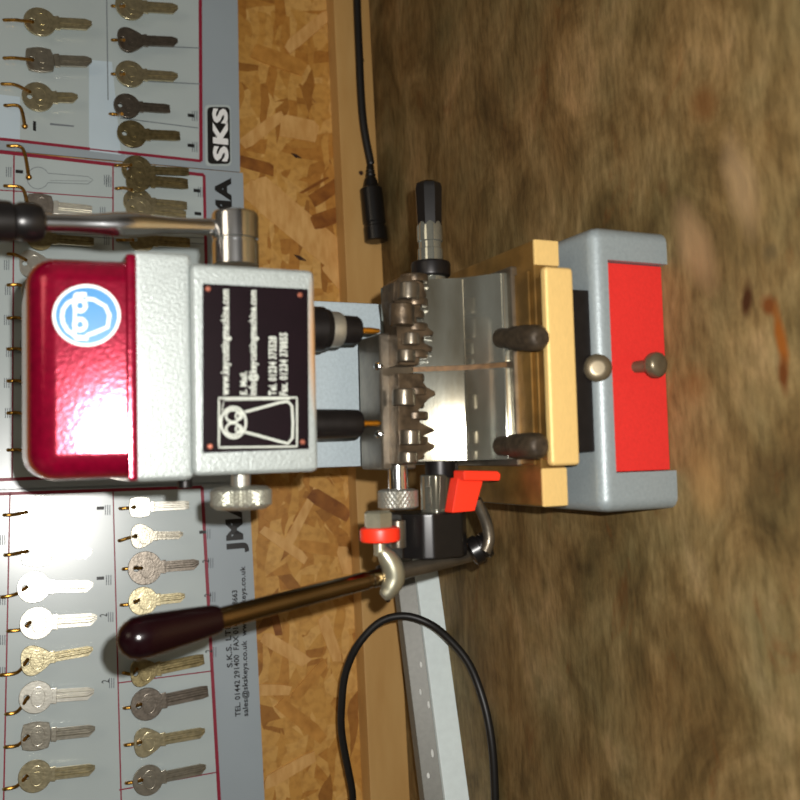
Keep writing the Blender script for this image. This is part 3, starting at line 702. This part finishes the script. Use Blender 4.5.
for cy in (222, 298):
    b.tube(zs([(320+22*math.cos(a*math.pi/8), cy+22*math.sin(a*math.pi/8)) for a in range(16)]), W_*1.1, 8, True, HN, .12)
b.tube(zs([(300, 180), (345, 178)]), W_*1.3, 8, False, HN, .12); b.tube(zs([(300, 350), (352, 352)]), W_*1.3, 8, False, HN, .12)
b.tube(zs([(300, 178), (298, 350)]), W_*.8, 8, False, HN, .12)
b.build('sticker', [M['white'], M['blue']], hood)['label'] = 'round blue sticker with a white goggled head'
# name plate
np_ = (.027,)
def NP(px, py, off=0): return L(px, py, .0262-off)
b = MB(); b.prism([NP(203, 283.5), NP(203, 453), NP(309, 449), NP(308, 289)], (0, 1, 0), .0012, .0002)
plate = b.build('name_plate', M['plate'], mc); plate['label'] = 'black engraved name plate'
b = MB()
fr = [NP(x, y, .0002) for x, y in ((219, 398), (297, 397.5), (297, 446.5), (219, 447.5))]
def dens(pts, k=6):
    o = []
    for i in range(len(pts)):
        a, c_ = pts[i], pts[(i+1) % len(pts)]
        o += [a.lerp(c_, t/k) for t in range(k)]
    return o
Y_ = (0, -1, 0)
b.tube(dens(fr, 10), .00042, 8, True, Y_, .3)
def circ(cx, cy, rx, ry, w, k=28): b.tube([NP(cx+rx*math.cos(2*math.pi*i/k), cy+ry*math.sin(2*math.pi*i/k), .0002) for i in range(k)], w, 8, True, Y_, .3)
circ(233.5, 422.5, 12.5, 15.5, .00055); circ(233, 416, 7, 6, .0005); circ(233, 429, 7, 6, .0005); circ(239, 416, 3.2, 3.5, .0004); circ(239, 429, 3.2, 3.5, .0004)
b.tube([NP(x, y, .0002) for x, y in ((245, 412), (260, 408), (280, 402.5), (288, 401.5), (292, 406), (293, 422), (292.5, 438), (288, 443.5), (280, 441.5), (260, 436), (245, 432))], .0006, 8, False, Y_, .3)
b.tube([NP(x, y, .0002) for x, y in ((222, 411), (224, 400), (290, 399))], .0003, 8, False, Y_, .3)
b.build('emblem', M['letter'], plate)
up = (0, 0, 1)
for s, a, y0, y1, h in (('www.keycuttingmachine.com', 228.5, 395.5, 289.5, .0036), ('E. Mail.', 246.5, 395, 371.5, .0030), ('info@keycuttingmachine.com', 256, 395.5, 290.5, .0034),
                        ('Tel. 01234 375528', 276, 395.5, 336.5, .0036), ('Fax. 01234 378855', 287, 395.5, 333, .0036)):
    text('lettering', s, NP(a, y0, 0), NP(a, y1, 0), h, up, Y_, M['letter'], plate, .035)
for px, py in ((208, 289), (300, 295), (210, 446.5), (302.5, 442)):
    p = NP(px, py); MB().lathe(p+V((0, .0004, 0)), (0, -1, 0), [(0, .0013), (.0006, .0013), (.0010, .0008)], 14).build('plate_screw', M['copper'], plate)
# chuck and tracer
def zz(px, py, y): return L(px, py, y).z
cy_ = .060
cx_ = L(350, 330, cy_).x
def prof(lst, py, y):
    zt = zz(lst[0][0], py, y); sc = (L(340, 330, y)-L(340, 331, y)).length
    return zt, [(zt-zz(px, py, y), r*sc) for px, r in lst]
zt, pr = prof([(300, 22), (322, 22), (324, 20.5), (328, 19.5), (329, 18)], 328, cy_)
chuck = MB().lathe((cx_, cy_, zt), (0, 0, -1), pr, 36).build('cutter_chuck', M['blackm'], mc)
zt, pr = prof([(327, 17.5), (329, 18), (338, 17.5), (341, 16)], 329, cy_)
MB().lathe((cx_, cy_, zt), (0, 0, -1), pr, 36).build('chuck_ring', M['alu'], chuck)
zt, pr = prof([(340, 15), (343, 14.5), (356, 14), (359, 12), (360, 9)], 329, cy_)
MB().lathe((cx_, cy_, zt), (0, 0, -1), pr, 36).build('collet', M['blackm'], chuck)
zt, pr = prof([(358, 3.4), (372, 3.2), (379, 2.2), (380, 1)], 328, cy_)
MB().lathe((cx_, cy_, zt), (0, 0, -1), pr, 16).build('cutter_bit', M['bit'], chuck)
tx_ = L(350, 423.5, cy_).x
zt, pr = prof([(300, 14.5), (316, 14.5), (350, 14), (358, 13.5), (360, 12)], 424, cy_)
trc = MB().lathe((tx_, cy_, zt), (0, 0, -1), pr, 32).build('tracer_holder', M['blackm'], mc)
zt, pr = prof([(358, 2.8), (361, 3.2), (363, 2.4), (366, 3.2), (368, 2.4), (371, 3.2), (373, 2.4), (376, 3.2), (379, 2.4), (381, 1)], 423, cy_)
MB().lathe((tx_, cy_, zt), (0, 0, -1), pr, 16).build('tracer_point', M['bit'], trc)
# knurled knob under the head's left side
kp = L(240, 480, .05); kz = L(241, 492, .05)
b = MB(); xw = kp.x-L(240, 487, .05).x
b.cyl((kp.x+.006, .05, kz.z), (kp.x-xw, .05, kz.z), .0045, seg=20)
xh = L(240, 486, .05).x; xe = L(240, 509, .05).x; hh = xh-xe; RK = abs(L(211, 495, .05).z-L(271, 495, .05).z)/2
b.lathe((xh, .05, kz.z), (-1, 0, 0), [(0, RK*.55), (.0004, RK*.85), (.0018, RK*.97)] + [(.002+(hh-.004)*k/7, RK, 1) for k in range(8)] + [(hh-.0015, RK*.95), (hh, RK*.8)], 48, knurl=.075)
b.build('side_knob', M['alu'], mc, 12)['label'] = 'knurled aluminium side knob'
MB().cyl(L(185, 478, .06)+V((.003, 0, 0)), L(185, 488, .06), .0035, seg=16).build('side_screw', M['blackm'], mc)
# chrome feed lever on the right side
LY = .055
lx0, lx1 = L(235, 266, LY).x, L(235, 211.5, LY).x; lz = L(235, 236, LY).z; LR = abs(L(212, 236, LY).z-L(258, 236, LY).z)/2
hl = lx1-lx0
b = MB(); b.lathe((lx0, LY, lz), (1, 0, 0), [(0, LR), (hl*.40, LR), (hl*.42, LR*.96), (hl*.46, LR*.96), (hl*.48, LR), (hl*.9, LR), (hl*.96, LR*.94), (hl*.98, LR*.8)], 40)
lever = b.build('feed_lever_hub', M['chrome'], mc)
sp_, se = V((L(212, 227, LY).x, LY, L(214, 227, LY).z)), L(30, 222, LY-.01)
d = se-sp_; n_ = 14
pts = [sp_.lerp(se, t/n_) for t in range(n_+1)]
rad = [.0042, .0040, .0039, .0040, .0042, .0047, .0054, .0058, .0056, .0048, .0042, .0040, .0040, .0040, .0040]
MB().tube(pts, .004, 24, radii=rad).build('feed_lever_rod', M['chrome'], lever)
ge0, ge1 = se.lerp(sp_, .07), L(-75, 219, LY-.018)
d = ge1-ge0; gl = d.length
MB().lathe(ge0, d, [(0, .0048), (.0015, .0075), (.005, .0085), (.010, .0085), (.011, .0078), (.013, .0078), (.014, .0087), (gl*.6, .0095), (gl*.9, .0095), (gl*.98, .007), (gl, .003)], 32).build('feed_lever_grip', M['black'], lever)
# ---- left-hand clamp assembly
AY = .072
def lz_(px, py, y=AY): return L(px, py, y)
def xcyl(px, py0, py1, rpx, y, m, nm, par=None, seg=32, knurl=0):
    c_ = L(px, (py0+py1)/2, y); xa, xb = L(px, py1, y).x, L(px, py0, y).x
    r = rpx*(L(px, 400, y)-L(px, 401, y)).length
    b = MB()
    if knurl:
        h = xb-xa; b.lathe((xa, y, c_.z), (1, 0, 0), [(0, r*.8), (.0008, r*.95)]+[(.001+(h-.002)*k/5, r, 1) for k in range(6)]+[(h-.0008, r*.95), (h, r*.8)], 56, knurl=knurl)
    else: b.cyl((xa, y, c_.z), (xb, y, c_.z), r, seg=seg)
    return b.build(nm, M[m], par or mc, 12 if knurl else 35)
xcyl(440, 458, 478, 15, AY, 'blackm', 'shaft_collar')
xcyl(436, 474, 514, 15.5, AY, 'steel', 'clamp_sleeve')
xcyl(398, 464, 492, 10, .066, 'chrome', 'knob_stem')
xcyl(398, 489, 509, 20, .066, 'alu', 'knurled_knob', knurl=.04)
# black boss
b = MB()
P0 = [(403, 516), (430, 513)]
xa, xb = L(440, 558, .058).x, L(440, 513, .058).x
zt_, zm, zl = L(404, 535, .064).z, L(430, 535, .050).z, L(476, 535, .052).z
b.prism([V((xa, .090, zt_)), V((xa, .066, zt_)), V((xa, .056, zm+.001)), V((xa, .0535, zm-.004)), V((xa, .056, zl+.006)), V((xa, .062, zl)), V((xa, .090, zl))], (1, 0, 0), xb-xa, .0012)
b.build('clamp_boss', M['black'], mc)
b = MB(); b.prism([V((xa-.0005, .068, zt_-.001)), V((xa-.0005, .058, zm+.003)), V((xa-.0005, .060, zm+.001)), V((xa-.0005, .078, zt_-.004))], (1, 0, 0), (xb-xa)*.9, .0006)
b.bm.free()
# red clip
b = MB(); cy2 = .046
b.prism([L(px, py, cy2) for px, py in ((458, 478), (484, 478), (475, 511), (452, 513))], (0, 1, 0), .009, .0008)
b.prism([L(px, py, .040) for px, py in ((464, 470.5), (498, 471), (501, 474), (500, 481), (464, 480.5))], (0, 1, 0), .012, .0010)
b.build('locking_clip', M['orange'], mc)['label'] = 'orange red plastic clip'
# nut, red ring, eye and lever rod
NY = .050
nutp = L(378, 520, NY); xa, xb = L(378, 531, NY).x, L(378, 511, NY).x; r = 14.5*(L(378, 400, NY)-L(378, 401, NY)).length
MB().lathe((xa, NY, nutp.z), (1, 0, 0), [(0, r), (xb-xa-.001, r), (xb-xa, r*.85)], 6).build('hex_nut', M['nutm'], mc)
xcyl(380, 527, 542, 20, NY, 'orange', 'red_washer')
xcyl(380, 540, 556, 6, NY, 'nutm', 'eye_stem')
b = MB(); b.lathe(L(374, 505, .060), (1, 0, 0), [(0, .003), (.004, .003)], 12); b.bm.free()
xcyl(398, 520, 548, 8, .062, 'steeld', 'pivot_link')
# curved eye: crescent from stem round to the ball
pts = smooth_path([L(x, y, NY-.002) for x, y in ((381, 550), (386, 556), (392, 566), (394, 578), (389, 590), (383, 596))], 5)
nn = len(pts); rads = [.0025+.0032*math.sin(math.pi*min(1, (i/nn)*1.02)) for i in range(nn)]
MB().tube(pts, .004, 20, radii=rads).build('lever_eye', M['nutm'], mc)
ps, pe = L(388, 575, NY+.004), L(214, 620, NY-.010)
rs = 9.3*(L(300, 400, NY)-L(300, 401, NY)).length
d = (pe-ps); ll = d.length
rod = MB().lathe(ps, d, [(0, rs*.7), (.001, rs), (.010, rs), (.0105, rs*.92), (.013, rs*.92), (.0135, rs), (ll, rs*1.08)], 28).build('clamp_lever_rod', M['rodm'], mc)
MB().lathe(ps-d.normalized()*.004, d, [(0, rs*.8), (.001, rs*1.3), (.008, rs*1.3), (.009, rs)], 28).build('rod_collar', M['blackm'], rod)
gs, ge = pe-d.normalized()*.003, L(117, 643, NY-.016)
d2 = ge-gs; gl = d2.length; k_ = (L(170, 400, NY)-L(170, 401, NY)).length
MB().lathe(gs, d2, [(0, k_*9), (.0006, k_*13), (.003, k_*14.5), (gl*.3, k_*17), (gl*.55, k_*19), (gl*.72, k_*20.5), (gl*.84, k_*20), (gl*.92, k_*16.5), (gl*.97, k_*11), (gl*.995, k_*4), (gl, k_*1)], 36).build('clamp_lever_grip', M['grip'], rod)
# lower end of the lever with round black knob
q0, q1 = L(388, 575, NY+.008), L(476, 553, NY+.034)
MB().cyl(q0, q1, .0042, seg=20).build('cross_rod', M['steeld'], rod)
MB().lathe(L(470, 553, NY+.020), L(489, 543, NY+.016)-L(470, 553, NY+.020), [(0, .006), (.001, .0078), (.006, .008), (.0065, .0068), (.0085, .0068), (.009, .0075), (.0115, .007), (.0125, .004)], 30).build('end_knob', M['black'], mc)
pts = smooth_path([L(x, y, NY+.010) for x, y in ((476, 500), (482, 512), (487, 525), (489, 540), (485, 552))], 5)
MB().tube(pts, .0032, 14).build('return_arm', M['steeld'], mc)
# axle from the saddle to the clamp boss keeps everything one machine
b = MB(); b.box(L(450, 520, .08).x, L(450, 462, .08).x, .074, .088, ax.z-.012, ax.z-.002, .001); b.build('clamp_bracket', M['blackm'], mc)

# ------------------------------------------------------------ trunking, cables
# enamelled channel lying along the batten on the bench
q0, q1 = on_z(436, 552, 0), on_z(462, 760, 0)
dx = (q1-q0).normalized(); q0 = on_z(434, 540, 0); 
ST = .0155
q1 = q0+(on_z(453, 700, 0)-on_z(436, 575, 0)).normalized()*.42
dirv = (q1-q0).normalized(); back = V((-dirv.y, dirv.x, 0)); back = back if back.y > 0 else -back
a_ = on_plane(412, 620, V((0, 0, ST)), V((0, 0, 1)))
root = empty('trunking_strip', q0); tag(root, 'white enamelled metal strip with shade-grey top along the batten on the bench', 'metal strip')
def lo(o): o.data.transform(Matrix.Translation(-root.location)); return o
hgt = .020; dep = .014
lo(MB().prism([q0, q0+back*dep, q0+back*dep+V((0, 0, hgt)), q0+V((0, 0, hgt))], dirv, .42, .0008).build('front_face', M['stripw'], root))
g0 = q0+back*(dep*.2)+V((0, 0, hgt))
b = MB(); b.prism([g0, g0+back*(dep*.8), g0+back*(dep*.8+.004)+V((0, 0, .013)), g0+back*(.006)+V((0, 0, .013))], dirv, .42, .0006)
lo(b.build('upper_flange', M['stripshade'], root))
b = MB(); nf = dirv.cross((back*.006+V((0, 0, .013)))).normalized(); nf = nf if nf.y < 0 else -nf
rg = random.Random(3)
for px, t in ((0, .095), (0, .115), (0, .125), (0, .16), (0, .175), (0, .205), (0, .22), (0, .25)):
    f_ = rg.uniform(.15, .8); c_ = g0+dirv*t+(back*.0035+V((0, 0, .013)))*f_+nf*.0004; up_ = (back*.003+V((0, 0, .013))).normalized()
    rx, ry = rg.uniform(.0012, .0030), rg.uniform(.0007, .0014)
    b.prism([c_+dirv*rx*math.cos(k*math.pi/5)+up_*ry*math.sin(k*math.pi/5) for k in range(10)], nf, .0003)
lo(b.build('paint_spots', M['speckw'], root))

# looped black cable
CYp = .640
pts = [on_y(x, y, yy) for x, y, yy in ((352, 790, .690), (342, 735, .680), (342, 700, .672), (346, 672, .665), (358, 645, .655), (380, 622, .645), (405, 616, .635), (430, 624, .625), (450, 640, .612), (468, 662, .600), (480, 690, .590))]
pts += [on_z(489, 725, .004), on_z(494, 770, .003), on_z(496, 850, .003), on_z(496, 930, .003)]
pts = [V((pts[0].x-.12, .72, .03)), V((pts[0].x-.03, .70, pts[0].z-.006))] + pts
o = MB().tube(smooth_path(pts, 8), .0029, 14).build('looped_cable', M['cable']); recenter(o, pts[-1])
tag(o, 'black cable looping up in front of the white strip', 'cable')
# cable with plug
pc = on_z(388, 242, 0); PY = bt-.0125; PR = .0105
pl = empty('cable_plug', (on_y(376, 242, PY).x, PY, 0)); tag(pl, 'black cable ending in a ribbed rectangular plug lying against the batten', 'cable plug')
a0 = on_y(377, 242, PY); a1 = on_y(373, 188, PY); a0.z = PR+.0002; a1.z = PR+.003
def lp(o): o.data.transform(Matrix.Translation(-pl.location)); return o
d = (a1-a0); ll = d.length
b = MB(); b.lathe(a0, d, [(0, PR*.8), (.001, PR), (ll*.26, PR), (ll*.28, PR*.93), (ll*.33, PR*.93), (ll*.35, PR), (ll*.97, PR*.98), (ll, PR*.8)], 16)
lp(b.build('plug_body', M['black'], pl))
s1 = on_y(370, 160, PY); s2 = on_y(364, 128, PY)
b = MB(); ds = s1-a1; b.lathe(a1, ds, [(0, .0075), (ds.length*.25, .0062)] + [(ds.length*(.25+.07*k), (.0058-.0003*k)*(1 if k % 2 else .86)) for k in range(1, 10)] + [(ds.length, .0028)], 18)
lp(b.build('strain_relief', M['black'], pl))
lp(MB().tube(smooth_path([s1.lerp(a1, .1), s1, s2, on_y(361, 95, PY), on_y(359, 50, PY), on_y(357, 0, PY+.004), on_y(356, -60, PY+.004), on_y(356, -300, PY+.004), on_y(356, -420, PY+.004)], 6), .0037, 14).build('cord', M['cable'], pl))
